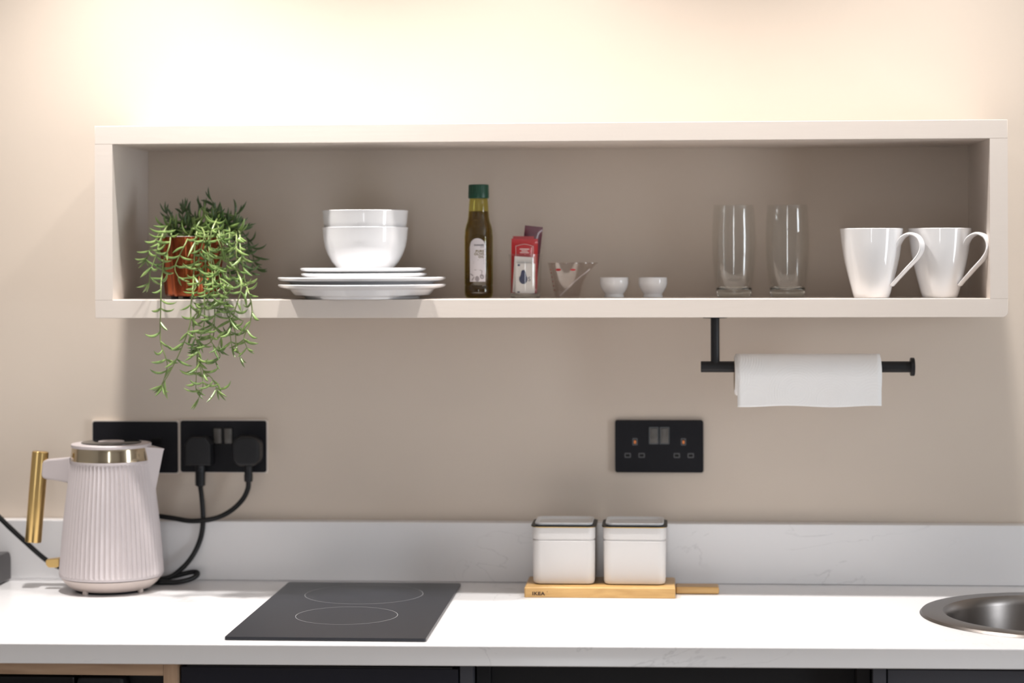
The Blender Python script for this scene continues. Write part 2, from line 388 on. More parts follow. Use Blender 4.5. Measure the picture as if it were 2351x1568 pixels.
# dark drawer unit under the hob
def drawer_unit(name, label, x0, x1, panel_right, front_label):
    y = yf(x0, x1); t = thing(name, label, 'cabinet', ((x0+x1)/2, y, .1))
    lbox('carcass', (x0+.002, y+.021, .1), (x1-.002, BK, ZT), M['void'], t)
    for z0, z1 in ((.70, .864), (.40, .697), (.102, .397)):
        f = box('drawer_front', ((x0+.0015)-(x0+x1)/2, 0, z0-.1), ((x1-.0015)-(x0+x1)/2, .0195, z1-.1), M['navy'], t, .0012)
        g = box('finger_groove', ((x0+.01)-(x0+x1)/2, .001, z1-.1+.0002), ((x1-.01)-(x0+x1)/2, .018, z1-.1+.002), M['black'], f)
    return t
drawer_unit('drawer_unit', 'dark navy drawer unit below the hob, beside the oak-coloured housing', xb+.0005, xc, True, '')
def end_panel(x0, x1, label):
    y = yf(x0, x1); o = box('end_panel', (x0+.0005, y-.001, .1), (x1-.0005, BK, ZT), M['navy_edge'], None, .0008); return tag(o, label, 'panel', 'dark end panels beside the open gap')
end_panel(xc, xd_, 'dark grey upright panel between the navy drawer unit and the black gap'); end_panel(xe, xf_, 'dark grey upright panel below the worktop, left of the sink')
y = yf(xd_, xe)
t = thing('open_base_unit', 'black open gap under the middle of the worktop', 'cabinet', ((xd_+xe)/2, y, .1))
lbox('back_panel', (xd_+.002, BK-.02, .1), (xe-.002, BK, ZT), M['void'], t)
lbox('bottom_board', (xd_+.002, y+.03, .1), (xe-.002, BK-.021, .118), M['void'], t)
lbox('side_panel', (xd_+.002, y+.02, .1185), (xd_+.02, BK-.021, ZT), M['void'], t); lbox('side_panel', (xe-.02, y+.02, .1185), (xe-.002, BK-.021, ZT), M['void'], t)
lbox('top_rail', (xd_+.0205, y+.05, .80), (xe-.0205, y+.068, ZT), M['void'], t)
y = yf(xf_, X1)
t = thing('sink_cabinet', 'dark cabinet front below the worktop under the sink', 'cabinet', ((xf_+1.2)/2, y, .1))
lbox('door', (xf_+.003, y, .102), (1.2, y+.019, .864), M['navy_edge'], t, .0012); lbox('side_panel', (xf_+.003, y+.0195, .1), (xf_+.02, BK, ZT), M['void'], t)
lbox('side_panel', (1.182, y+.0195, .1), (1.2, BK, ZT), M['void'], t); lbox('bottom_board', (xf_+.0205, y+.0195, .1), (1.1815, BK, .118), M['void'], t)
pl = box('plinth', (X0, -.50, .0002), (X1, -.48, .0995), M['navy'], None); tag(pl, 'dark plinth on the floor below the base cabinets', 'plinth')

# sink
t = thing('round_sink', 'round brushed steel sink let into the right end of the worktop', 'sink', SK)
obj('rim', lathe([(SR-.036, .0012), (SR-.034, .0042), (SR-.012, .0052), (SR-.003, .0038), (SR, .0004), (SR-.004, .0002), (SR-.034, .0002)], 128, close=True), M['steel'], t)
obj('basin', lathe([(SR-.034, .004), (SR-.038, .0005), (SR-.041, -.01), (SR-.045, -.13), (SR-.055, -.155), (SR-.08, -.168), (.046, -.172), (.044, -.174), (0, -.174), (0, -.1755), (.046, -.1755), (SR-.08, -.17), (SR-.054, -.157), (SR-.0435, -.13), (SR-.0395, -.01), (SR-.0365, -.0002), (SR-.034, .0002)], 128, close=False), M['steel'], t)
obj('waste', lathe([(0, -.1715), (.015, -.1715), (.02, -.172), (.036, -.170), (.042, -.1695), (.0435, -.1735)], 48), M['steel'], t)

# ------------------------------------------------------------------ hob
hz = TOP
pts = [onZ(516, 1464, TOP+.005), onZ(981, 1464, TOP+.005), onZ(1055, 1339, TOP+.005), onZ(660, 1336, TOP+.005)]
hc = sum(pts, Vector())/4; hw = .2845; y0, y1 = (pts[0].y+pts[1].y)/2, max(-.072, (pts[2].y+pts[3].y)/2)
hx = hc.x
t = thing('induction_hob', 'black glass two-zone hob lying on the white worktop', 'hob', (hx, (y0+y1)/2, TOP))
hl = y1-y0
g = boxbm((-hw/2, -hl/2, .0008), (hw/2, hl/2, .0050)); bmesh.ops.bevel(g, geom=[e for e in g.edges if abs(e.verts[0].co.z-e.verts[1].co.z) > .001], offset=.004, segments=4, profile=.5, affect='EDGES')
bmesh.ops.bevel(g, geom=[e for e in g.edges if all(v.co.z > .0049 for v in e.verts)], offset=.0012, segments=2, profile=.5, affect='EDGES')
bobj('glass_plate', g, M['hob'], t)
box('seal', (-hw/2+.004, -hl/2+.004, .0001), (hw/2-.004, hl/2-.004, .0007), M['black'], t)
def ring(r, w): return lathe([(r-w, 0), (r-w, .0001), (r+w, .0001), (r+w, 0)], 96, close=True)
for (cx, cy, r) in ((onZ(796, 1413, TOP+.005).x-hx, onZ(796, 1413, TOP+.005).y-(y0+y1)/2, .0755), (onZ(836, 1364, TOP+.005).x-hx, onZ(836, 1364, TOP+.005).y-(y0+y1)/2, .093)):
    obj('zone_marking', ring(r, .0004), M['hob_mark'], t, (cx, cy, .00505))

# ------------------------------------------------------------------ wall shelf
SF = -.225; SX0, SX1 = onY(218, 500, SF).x, onY(2314, 500, SF).x
ST, SB = (onY(218, 290, SF).z+onY(2315, 274, SF).z)/2, (onY(218, 729, SF).z+onY(2315, 730, SF).z)/2
IX0, IX1 = onY(258, 500, SF).x, onY(2273, 500, SF).x
IT, IB = (onY(258, 331, SF).z+onY(2273, 318, SF).z)/2, (onY(258, 688, SF).z+onY(2273, 686, SF).z)/2
t = thing('wall_shelf', 'long beige painted open box shelf fixed to the wall', 'shelf', ((SX0+SX1)/2, 0, SB))
ox, oz = t.location.x, SB
sb = -.0005
def outl(x0, z0, x1, z1, rbl=.001, rbr=.001): 
    o = [(x0, z1), (x0, z0+rbl)]
    for k in range(1, 7): a = R(180+15*k); o.append((x0+rbl+rbl*math.cos(a), z0+rbl+rbl*math.sin(a)))
    o.append((x1-rbr, z0))
    for k in range(1, 7): a = R(270+15*k); o.append((x1-rbr+rbr*math.cos(a), z0+rbr+rbr*math.sin(a)))
    o.append((x1, z1)); return o
bobj('top_board', prism(outl(SX0-ox, IT-oz, SX1-ox, ST-oz), SF, sb, .0007), M['shelf'], t)
bobj('bottom_board', prism(outl(SX0-ox, 0, SX1-ox, IB-oz, .0015, .009), SF, sb, .0007), M['shelf'], t)
bobj('side_panel', prism(outl(SX0-ox, IB-oz, IX0-ox, IT-oz, .0003, .0003), SF, sb, .0), M['shelf'], t)
bobj('side_panel', prism(outl(IX1-ox, IB-oz, SX1-ox, IT-oz, .0003, .0003), SF, sb, .0), M['shelf'], t)
FLZ = IB+.0003                                                     # shelf floor
def at_shelf(px, Y): p = onY(px, 684, Y); return Vector((p.x, Y, FLZ))
def sc(p): return F_PX/((p-CAM).dot(FW))                           # px per metre at a point

# ------------------------------------------------------------------ plates and bowls
pc = at_shelf(832, -.150); k = sc(pc)
def plate(r, foot, h, rim_t=.0055):
    return lathe([(0, .0028), (foot-.004, .0028), (foot-.002, 0), (foot+.003, 0), (foot+.005, .003), (foot+.02*r/.13, .006), (r*.86, h-.009), (r-.004, h-rim_t), (r-.0008, h-rim_t*.62), (r, h-rim_t*.3), (r-.0012, h-.0004), (r-.004, h),
                  (r*.93, h-.0016), (r*.82, h-.0075), (foot+.009, .0066), (0, .0060)], 96)
big = obj('dinner_plate', plate(192.5/k, .0875, .0235), M['porcelain'], None, pc)
tag(big, 'large white dinner plate at the bottom of the stack of plates on the shelf', 'plate', 'white plates stacked on the shelf')
p2 = dup(big, pc+Vector((-.0005, 0, .0112)), 'large white dinner plate second from bottom, between a dinner plate and a side plate')
sm = obj('side_plate', plate(144.5/k, .062, .0155, .005), M['porcelain'], None, pc+Vector((.003, 0, .0253)))
tag(sm, 'small white side plate lying directly on the upper dinner plate', 'plate', 'white plates stacked on the shelf')
p4 = dup(sm, pc+Vector((.0015, 0, .0337)), 'topmost small white side plate, directly under the bowls')
bk = 98.8/k
def bowl_prof(R_):
    o = [(.000, .0035), (.034, .0035), (.0355, 0), (.0385, 0), (.040, .0015), (.0465, .0085), (.0535, .0165), (.060, .0275), (.0645, .039), (.0668, .0505), (.0678, .062), (R_, .0672), (R_-.0006, .0678), (R_-.0016, .0676)]
    i = [(R_-.0028, .062), (.0640, .0505), (.0615, .039), (.0568, .0282), (.0500, .0182), (.0420, .0105), (.032, .0065), (0, .0055)]
    return [(r, z*1.08) for r, z in o+i]
bw = obj('bowl', lathe(bowl_prof(bk), 96), M['porcelain'], None, pc+Vector((.005, 0, .0406)))
tag(bw, 'lower of two white bowls, standing on the small plates', 'bowl', 'two nested white bowls on the plates')
b2 = dup(bw, pc+Vector((.005, 0, .0406+.0268)), 'upper white bowl nested inside the other bowl, only its rim showing')

# ------------------------------------------------------------------ mugs
def mug(px, Y, label, a):
    c = at_shelf(px, Y); k = sc(c)*3.13
    t = thing('mug', label, 'mug', c, 0, 'two white mugs at the right end of the shelf')
    H = 159/sc(c)
    rr = lambda q: q/k
    O = [(0, .002), (rr(118), .002), (rr(121), 0), (rr(126), .0012), (rr(135), H*.07), (rr(152), H*.20), (rr(170), H*.34), (rr(187), H*.48), (rr(202), H*.63), (rr(214), H*.80), (rr(222), H*.95), (rr(224.5), H-.0008), (rr(222), H), (rr(218), H-.0004)]
    I = [(rr(212), H*.93), (rr(203), H*.80), (rr(191), H*.63), (rr(176), H*.48), (rr(158), H*.34), (rr(140), H*.2), (rr(115), H*.08), (0, H*.06)]
    obj('body', lathe(O+I, 96), M['china'], t)
    # ribbon handle, traced in the plane through the axis
    P = [(164, 340), (180, 384), (212, 434), (262, 457), (312, 434), (335, 384), (330, 330), (302, 282), (266, 240), (232, 202), (200, 164), (172, 132), (138, 90)]
    P = [(x_/.866, z_) for x_, z_ in P]
    path = smooth_pts([(rr(q[0]), 0, q[1]/497*H) for q in P], 6)
    V, Fc = [], []; n = len(path)
    for i, p in enumerate(path):
        tg = (path[min(i+1, n-1)]-path[max(i-1, 0)]).normalized(); nn = Vector((0, 1, 0)).cross(tg)
        f = i/(n-1); wd = .0098*(1-.36*f); th = .0024
        for kk in range(12):
            aa = 2*PI*kk/12; V.append(p + Vector((0, 1, 0))*wd*math.copysign(abs(math.cos(aa))**.7, math.cos(aa)) + nn*th*math.copysign(abs(math.sin(aa))**.7, math.sin(aa)))
    for i in range(n-1):
        for kk in range(12): j = (kk+1) % 12; Fc.append((i*12+kk, i*12+j, (i+1)*12+j, (i+1)*12+kk))
    Fc += [tuple(range(12)), tuple((n-1)*12+kk for kk in range(12))]
    h = obj('handle', (V, Fc), M['china'], t); t.rotation_euler.z = a
    return t
mug(2001, -.165, 'white mug beside the drinking glasses, its handle in front of the other mug', R(-30))
mug(2158, -.155, 'white mug nearest the right end of the shelf, its handle towards the side panel', R(-36))

# ------------------------------------------------------------------ highball glasses, tumbler, measuring jug, egg cups
def highball(px, Y, label):
    c = at_shelf(px, Y); k = sc(c)*6.03; H = 212/sc(c); t = thing('highball_glass', label, 'glass', c, 0, 'two tall clear glasses on the shelf')
    o = [(160, 0), (228, 0), (238, .004*1), (258, .115), (275, .20), (292, .34), (303, .48), (306, .62), (300, .80), (288, .95), (283, .992), (280, 1)]
    O = [(r/k, z*H if z != .004 else .001) for r, z in o]
    I = [(r/k-.0016, z*H) for r, z in ((278, .995), (288, .93), (300, .80), (306, .62), (303, .48), (292, .34), (272, .22), (250, .155), (215, .125), (150, .122), (0, .12))]
    obj('wall', lathe([(0, .0)] + O[0:0] + [(160/k, 0)] + O[1:] + I, 72), M['glass'], t)
    obj('thick_base', lathe([(0, .0004), (225/k, .0006), (234/k, .003), (246/k, .10*H), (205/k, .118*H), (0, .116*H)], 72), M['glass_base'], t)
    return t
highball(1685, -.10, 'tall clear glass nearer the small white cups'); highball(1808, -.10, 'tall clear glass nearer the white mugs')

def tumbler():
    c = at_shelf(1207, -.115); k = sc(c); H = 100/k
    t = thing('glass_tumbler', 'small clear glass with a flared rim holding the sachets', 'glass', c)
    obj('wall', lathe([(0, 0), (.0225, 0), (.0245, .0015), (.0255, .012), (.0262, .04), (.0268, H-.006), (.0285, H-.0015), (.0284, H), (.0272, H-.0005), (.0256, H-.007), (.0248, .04), (.0240, .012), (.0225, .0068), (0, .0062)], 64), M['glass'], t)
    obj('thick_base', lathe([(0, .0004), (.0222, .0004), (.0240, .002), (.0244, .006), (.0215, .0058), (0, .0057)], 64), M['glass_base'], t)
    return c, k
tc_, tk = tumbler()
def sachet(name, label, cat, x, y, w, h, t, z, mt, rx=0, ry=0, rz=0, group=None):
    o = obj(name, pillow(w, h, t), mt, None, tc_+Vector((x, y, z))); o.rotation_euler = (rx, ry, rz); return tag(o, label, cat, group)
GS = 'sachets in the small glass'
r1 = sachet('sachet', 'large red foil sachet with a white line frame, at the front of the glass', 'sachet', -.0027, -.0030, .0425, .0875, .0028, .0075, M['red'], R(-1), R(1), 0, GS)
r2 = sachet('sachet', 'red foil sachet behind the front red one, only its top edge showing', 'sachet', -.0050, .0030, .034, .0915, .0022, .0075, M['red'], R(1), R(1), 0, GS)
r3 = sachet('sachet', 'dark burgundy foil sachet leaning out highest at the back of the glass', 'sachet', .0010, .0085, .029, .108, .0024, .0078, M['burgundy'], R(1.5), R(6.5), 0, GS)
s1 = sachet('sugar_packet', 'white paper packet with a navy drop mark at the front of the glass', 'packet', -.0002, -.0120, .031, .0475, .0020, .0075, M['packet'], R(1.0), R(1), 0, GS)
s2 = sachet('sugar_packet', 'white paper packet with a slanted top edge between drop packet and red foil', 'packet', -.0060, -.0078, .030, .0580, .0018, .0080, M['packet'], R(0), R(4), 0, GS)
# printing on the red sachet and the front packet
def on(par, name, geo, mt, y): return obj(name, mv(geo, 0, y, 0), mt, par, None, False)
fr = tube(smooth_pts([(-.0135, 0, .045), (-.014, 0, .073), (-.013, 0, .0755), (0, 0, .0785), (.013, 0, .0755), (.014, 0, .073), (.0135, 0, .045)], 6), .00028, 6)
on(r1, 'printed_frame', fr, M['white_ink'], -.00165)
on(r1, 'small_print', merge(bar2(-.0075, .0700, .0075, .0713), bar2(-.005, .0672, .005, .0683), bar2(-.0072, .0645, .0072, .0656)), M['white_ink'], -.00168)
drop = [(-.003, 0, .0375)]
for i in range(1, 24):
    a = PI/2 + 2*PI*i/24; q = .0078; drop.append((-.003+q*math.cos(a)*.86, 0, .0225+q*math.sin(a)*(1.9 if math.sin(a) > .75 else 1)))
on(s1, 'drop_mark', (drop, [tuple(range(len(drop)))]), M['navy_ink'], -.00135)
on(s1, 'letter_mark', mv(text_geo('S', .010), .0042, 0, .0195), M['navy_ink'], -.00130)
on(s1, 'corner_mark', bar2(-.0125, .0435, -.0088, .0462), M['navy_ink'], -.0009); on(s1, 'corner_mark', bar2(-.0125, .0005, -.0085, .003), M['navy_ink'], -.0009)

def measuring_jug():
    c = at_shelf(1302, -.10); k = sc(c); H = 79/k
    t = thing('measuring_jug', 'small clear plastic measuring jug with red markings and a pointed spout', 'jug', c)
    def jr(r, a, z):
        f = max(0, (z/H-.25)/.75); d = (a+PI) % (2*PI)-PI; return r + f*f*.0180*math.exp(-(d/.32)**2)
    rb, rt = 29/k, 44.5/k
    P = [(0, 0), (rb, 0)] + [(rb+(rt-rb)*q, H*q) for q in (.08, .2, .35, .5, .65, .8, .92, 1)]
    P += [(r-.0011, z) for r, z in reversed(P[2:])] + [(rb-.0013, .0018), (0, .0016)]
    obj('body', lathe(P, 72, jr), M['jug'], t)
    obj('rim', tube([Vector((jr(rt, 2*PI*i/72, H)*math.cos(2*PI*i/72), jr(rt, 2*PI*i/72, H)*math.sin(2*PI*i/72), H)) for i in range(73)], .0008, 6), M['jug'], t)
    V, Fc = [], []
    path = smooth_pts([(-.0120, 0, .0030), (.000, 0, .0150), (.016, 0, .0300), (.0285, 0, .0395), (.0365, 0, .0465)], 4); n = len(path)
    for i, p in enumerate(path):
        f = i/(n-1); wd = .0125*(1-.45*f)
        for s in (-1, 1):
            for q in (0, .0012): V.append(p+Vector((q, s*wd, -q)))
    for i in range(n-1):
        a = i*4; b = a+4
        Fc += [(a, a+2, b+2, b), (a+1, b+1, b+3, a+3), (a, b, b+1, a+1), (a+2, a+3, b+3, b+2)]
    Fc += [(0, 1, 3, 2), (n*4-4, n*4-2, n*4-1, n*4-3)]
    obj('measuring_ramp', (V, Fc), M['ramp'], t)
    g = []
    def patch(a, z, wa, hz_):
        r = rb+(rt-rb)*z/H+.0003; d = disc2(wa, hz_, 14)
        return [(-0+math.sin(a+v[0]/r)*r, -math.cos(a+v[0]/r)*r, z+v[2]) for v in d[0]], d[1]
    obj('red_marking', patch(-.45, .0450, .0050, .0021), M['red_ink'], t, None, False); obj('red_marking', patch(.38, .0448, .0048, .0016), M['red_ink'], t, None, False)
    obj('graduation', merge(*[patch(-1.05, z, .0016, .0009) for z in (.012, .019, .026, .033, .040, .045)]), M['red_ink'], t, None, False)
measuring_jug()
def egg_cup(px, label):
    c = at_shelf(px, -.10); k = sc(c); H = 46/k; q = 32.9/k
    return tag(obj('egg_cup', lathe([(0, .002), (.0135, .002), (.0145, 0), (.0160, 0), (.0162, .0015), (.0148, .0045), (.0150, .0060), (.0185, .0105), (.0218, .0170), (q, .0225), (q-.0002, H-.001), (q-.0008, H), (q-.0018, H-.0004), (q-.0022, .0225), (.0195, .0165), (.0155, .0105), (.010, .0075), (0, .007)], 72), M['porcelain'], None, c), label, 'cup', 'two tiny white cups on the shelf')
egg_cup(1410, 'tiny white porcelain cup beside the clear measuring jug'); egg_cup(1499, 'tiny white porcelain cup nearer the tall clear glasses')

# ------------------------------------------------------------------ olive oil bottle
def oil_bottle():
    c = at_shelf(1099.5, -.115); k = sc(c); t = thing('oil_bottle', 'olive oil bottle with a green cap and white arched label', 'bottle', c)
    Zp = lambda y: (682-y)/k
    q = lambda w: w/4.354/2/k
    prof = [(0, .003), (q(180), .002), (q(235), 0), (q(262), .0012), (q(280), .005), (q(284), Zp(668)), (q(284), Zp(655)), (q(277), Zp(653.5)), (q(277), Zp(652.5)), (q(286), Zp(650)), (q(286), Zp(600)), (q(286), Zp(541)),
            (q(281), Zp(538)), (q(275), Zp(526)), (q(255), Zp(516)), (q(228), Zp(507)), (q(213), Zp(498)), (q(203), Zp(484)), (q(194), Zp(468)), (q(182), Zp(455)), (q(172), Zp(452))]
    obj('bottle_body', lathe(prof, 72), M['bottle'], t)
    lim = Zp(483.5)
    inner = [(max(r-.0009, 0), z+(.0012 if i < 5 else 0)) for i, (r, z) in enumerate(prof) if z < lim] + [(q(203)-.0009, lim), (0, lim)]
    obj('oil', lathe(inner, 72), M['oil'], t)
    cp = [(0, Zp(454)), (q(196), Zp(454)), (q(207), Zp(452.5)), (q(207), Zp(440)), (q(201), Zp(438)), (q(200), Zp(425)), (q(194), Zp(422.5)), (q(180), Zp(422)), (0, Zp(422))]
    obj('cap', lathe(cp, 120, lambda r, a, z: r*(1+(.012*math.sin(40*a) if z > Zp(439) and r > q(190) else 0))), M['cap'], t)
    rb = q(286)+.0003; w = 37.2/k; zb, zt = Zp(644.5), Zp(545.5); V, Fc = [], []; nx = 16
    for i in range(nx+1):
        x = (i/nx-.5)*w; top = zt-w/2*(1-math.sqrt(max(0, 1-(2*x/w)**2)))*1.05
        for j in range(9): V.append((x, 0, zb+(top-zb)*j/8))
    for i in range(nx):
        for j in range(8): Fc.append((i*9+j, i*9+9+j, i*9+10+j, i*9+j+1))
    lab = obj('label', bend((V, Fc), rb), M['label'], t)
    xr = w/2-.0025
    def put(n, g, mt, e=.0002): obj(n, bend(g, rb, e), mt, lab, None, False)
    ctr = lambda s, size, y, off=.0: mv(text_geo(s, size, 'RIGHT', off, 1.0, 1.18), xr, 0, Zp(y))
    put('lettering', merge(ctr('PURE', .0052, 577.5, .00014), ctr('OLIVE', .0052, 584, .00014), ctr('OIL', .0052, 590.5, .00014)), M['ink_gold'])
    put('lettering', ctr('DUNNES', .0036, 563, .00012), M['ink_grey'])
    put('small_print', merge(*[bar2(xr-l, Zp(y), xr, Zp(y)+.0009) for l, y in ((.010, 595.5), (.017, 599.5), (.0175, 603.5), (.006, 566))]), M['ink_pale'])
    put('olive_drawing', merge(mv(disc2(.0034, .0046, 18, .1), -.0005, 0, Zp(638)), mv(disc2(.0035, .0042, 18, .5), .0072, 0, Zp(633)), mv(disc2(.0065, .0011, 16, -.12), .001, 0, Zp(618.5)), mv(disc2(.004, .0011, 16, 1.0), -.0075, 0, Zp(638)),
        mv(disc2(.0035, .0010, 16, -.6), -.0095, 0, Zp(629)), mv(disc2(.003, .0007, 12, 1.4), .0070, 0, Zp(623))), M['ink_pale'])
    # raised arched moulding round the label
    A = []
    for i in range(31):
        a = PI*i/30; A.append((-math.cos(a)*(w/2+.0045), 0, zt-w/2-.003+math.sin(a)*(w/2+.009)))
    A = [(-w/2-.0045, 0, zb)] + A + [(w/2+.0045, 0, zb)]
    obj('moulding', tube([Vector(v) for v in bend((A, []), q(286))[0]], .0007, 6), M['bottle'], t)
oil_bottle()

# ------------------------------------------------------------------ trailing plant
def plant():
    PY = -.150; c = at_shelf(441, PY); k = sc(c)
    t = thing('trailing_plant', 'trailing green plant in a copper pot, hanging over the front of the shelf', 'plant', c)
    H = 141/k; rb, rt = 60/k, 74/k; z0 = .0045
    fl_ = lambda r, a, z: r*(1+.020*math.sin(15*a))
    obj('pot', lathe([(0, z0), (rb-.003, z0), (rb, z0+.003), (rb+(rt-rb)*.5, H*.5), (rt, H-.004), (rt, H), (rt-.002, H+.0006), (rt-.004, H-.0004), (rt-.0045, H-.004), (rt-.006, H*.6), (0, H*.58)], 180, fl_), M['copper'], t)
    obj('rim_highlight_ring', lathe([(rt-.0056, H-.016), (rt-.0056, H+.0012), (rt-.0072, H+.0014), (rt-.0078, H-.016)], 72, close=True), M['rim_highlight'], t)
    for a in (.5, 2.1, 3.8, 5.5): obj('foot', mv(lathe([(0, 0), (.006, 0), (.0055, z0+.002), (0, z0+.002)], 20), (rb-.012)*math.cos(a), (rb-.012)*math.sin(a), 0), M['black'], t)
    so = obj('soil', lathe([(0, H-.010), (rt-.010, H-.012), (rt-.0085, H-.018), (0, H-.02)], 48, None), M['soil'], t)
    def W(q, Y): p = onY(300+q[0]/3.073, 430+q[1]/3.073, Y); return p - c
    yb = SF-.016
    def leaf(p, d, ln, cur, r=.0017):
        d = d.normalized(); pts = []; q = Vector(p); n = 8
        side = d.cross(Vector((0, 0, 1))); side = side.normalized() if side.length > 1e-4 else Vector((1, 0, 0))
        for i in range(n+1):
            pts.append(q.copy()); d = (Matrix.Rotation(cur/n, 3, side) @ d); q = q + d*ln/n
        return tube(pts, lambda f: r*(.40+.60*min(1, f*3.5))*(1 if f < .5 else max(.06, (1-((f-.5)/.5)**2.0))), 7)
    def stem(pts, dens=1.0, dark=False, lf=1.0):
        P = smooth_pts(pts, 8); seg = [0]
        for a, b in zip(P, P[1:]): seg.append(seg[-1]+(b-a).length)
        st = obj('trailing_stem', tube(P, lambda f: .0014*(1-.5*f), 7), M['leaf_shaded' if dark else 'stem'], t)
        G = []; s = random.uniform(.004, .010); flip = 1
        while s < seg[-1]:
            i = max(j for j in range(len(seg)) if seg[j] <= s); p = P[i]; tg = (P[min(i+1, len(P)-1)]-P[max(i-1, 0)]).normalized()
            for sd in ((flip, -flip) if random.random() < .45 else (flip,)):
                ax = Vector((sd, random.uniform(-1.0, .45), 0)).normalized()
                d = ax*random.uniform(.35, 1.0) + tg*random.uniform(.35, 1.15) + Vector((0, 0, random.uniform(-.3, .15)))
                G.append(leaf(p, d, random.uniform(.017, .033)*lf, R(random.uniform(25, 110)) if random.random() < .85 else R(random.uniform(-60, 0)), random.uniform(.0016, .0024)))
            flip = -flip; s += random.uniform(.0092, .0175)/dens
        for q in range(3):
            tg = (P[-1]-P[-3]).normalized(); a = random.uniform(-1, 1)
            G.append(leaf(P[-1], tg+Vector((a, random.uniform(-.5, .3), 0)), random.uniform(.014, .024)*lf, R(random.uniform(10, 60)), .0014))
        obj('leaves', merge(*G), M['leaf_shaded' if dark else 'leaf'], st)
    def root(x, y=0.0): return Vector((x, y, H-.012))
    def hang(qs, r0, front=None, **kw):                                # rises from the soil, over the rim, then hangs in front of the shelf
        o = []
        yy = -(rt+.010)+PY if front is None else front
        for i, q in enumerate(qs):
            Y = yy if q[1] < 690 else min(yy, yb)
            if i == 0: Y = PY - rt*.55
            o.append(W(q, Y + random.uniform(-.004, .001)))
        stem([r0]+o, **kw)
    hang([(275, 265), (205, 380), (180, 480), (140, 590), (132, 670)], root(-.02))
    hang([(240, 270), (160, 410), (110, 510)], root(-.03), front=PY-.045)
    hang([(300, 290), (272, 420), (235, 510), (222, 610), (214, 700), (212, 850), (208, 1000), (214, 1110), (245, 1195), (258, 1260), (236, 1350), (215, 1405)], root(-.012), dens=.8)
    hang([(420, 330), (385, 400), (345, 480), (312, 570), (335, 630)], root(0, -.01), dens=.7)
    hang([(470, 270), (452, 430), (445, 600), (438, 720), (424, 840), (420, 960), (378, 1090), (325, 1210), (268, 1320), (220, 1395)], root(.0), dens=.72)
    hang([(540, 290), (552, 430), (572, 560), (580, 690), (590, 800), (592, 940), (572, 1080), (480, 1150), (466, 1270), (460, 1420)], root(.012), dens=.85)
    hang([(610, 220), (575, 300), (560, 420), (590, 560), (600, 700), (655, 820), (690, 920), (735, 1010), (745, 1110), (772, 1190)], root(.015), dens=.9)
    hang([(680, 270), (695, 400), (690, 520), (665, 650), (660, 760), (700, 900), (702, 1030), (715, 1130)], root(.02), dens=.95)
    hang([(745, 290), (775, 440), (792, 560), (805, 660), (835, 750), (856, 860), (838, 970), (800, 1060), (820, 1130)], root(.026), dens=.8)
    hang([(520, 310), (525, 480), (530, 640), (520, 790), (520, 950), (490, 1070), (468, 1190), (495, 1290), (510, 1400), (480, 1490)], root(.006), dens=.8)
    hang([(640, 280), (650, 430), (620, 560), (560, 700), (530, 830), (440, 930), (470, 1110), (505, 1280), (575, 1350), (610, 1430)], root(.016), dens=.75)
    hang([(590, 240), (640, 380), (680, 520), (700, 640), (650, 800), (600, 900), (560, 1060), (630, 1180), (600, 1230)], root(.01), dens=.85)
    hang([(725, 300), (745, 430), (750, 580), (780, 700), (740, 850), (700, 980), (640, 1060), (620, 1120)], root(.022), dens=.85)
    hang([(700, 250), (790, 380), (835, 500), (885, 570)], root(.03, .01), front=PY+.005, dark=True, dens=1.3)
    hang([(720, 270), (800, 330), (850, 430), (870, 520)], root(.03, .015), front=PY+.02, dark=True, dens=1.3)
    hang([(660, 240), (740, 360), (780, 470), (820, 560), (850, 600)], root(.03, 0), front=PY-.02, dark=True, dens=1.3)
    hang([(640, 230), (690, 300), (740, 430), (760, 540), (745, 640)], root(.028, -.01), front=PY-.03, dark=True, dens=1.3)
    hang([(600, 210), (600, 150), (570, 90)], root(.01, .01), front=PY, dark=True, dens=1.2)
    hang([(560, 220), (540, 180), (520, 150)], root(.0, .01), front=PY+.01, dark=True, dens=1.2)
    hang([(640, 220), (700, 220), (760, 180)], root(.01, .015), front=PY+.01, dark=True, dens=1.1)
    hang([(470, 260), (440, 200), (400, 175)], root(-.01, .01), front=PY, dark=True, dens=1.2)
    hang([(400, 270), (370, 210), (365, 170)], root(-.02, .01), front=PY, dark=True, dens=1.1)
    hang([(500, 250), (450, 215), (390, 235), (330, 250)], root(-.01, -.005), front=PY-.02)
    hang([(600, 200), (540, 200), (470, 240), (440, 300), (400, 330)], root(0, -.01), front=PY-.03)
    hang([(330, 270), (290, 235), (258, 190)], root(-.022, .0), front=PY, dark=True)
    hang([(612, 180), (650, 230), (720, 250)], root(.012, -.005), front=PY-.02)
    hang([(480, 280), (520, 330), (500, 420), (480, 520), (490, 640), (440, 740)], root(.004, -.012), dens=.8)
    hang([(560, 290), (620, 380), (640, 470), (620, 580), (640, 690)], root(.01, -.012), dens=.9)
plant()

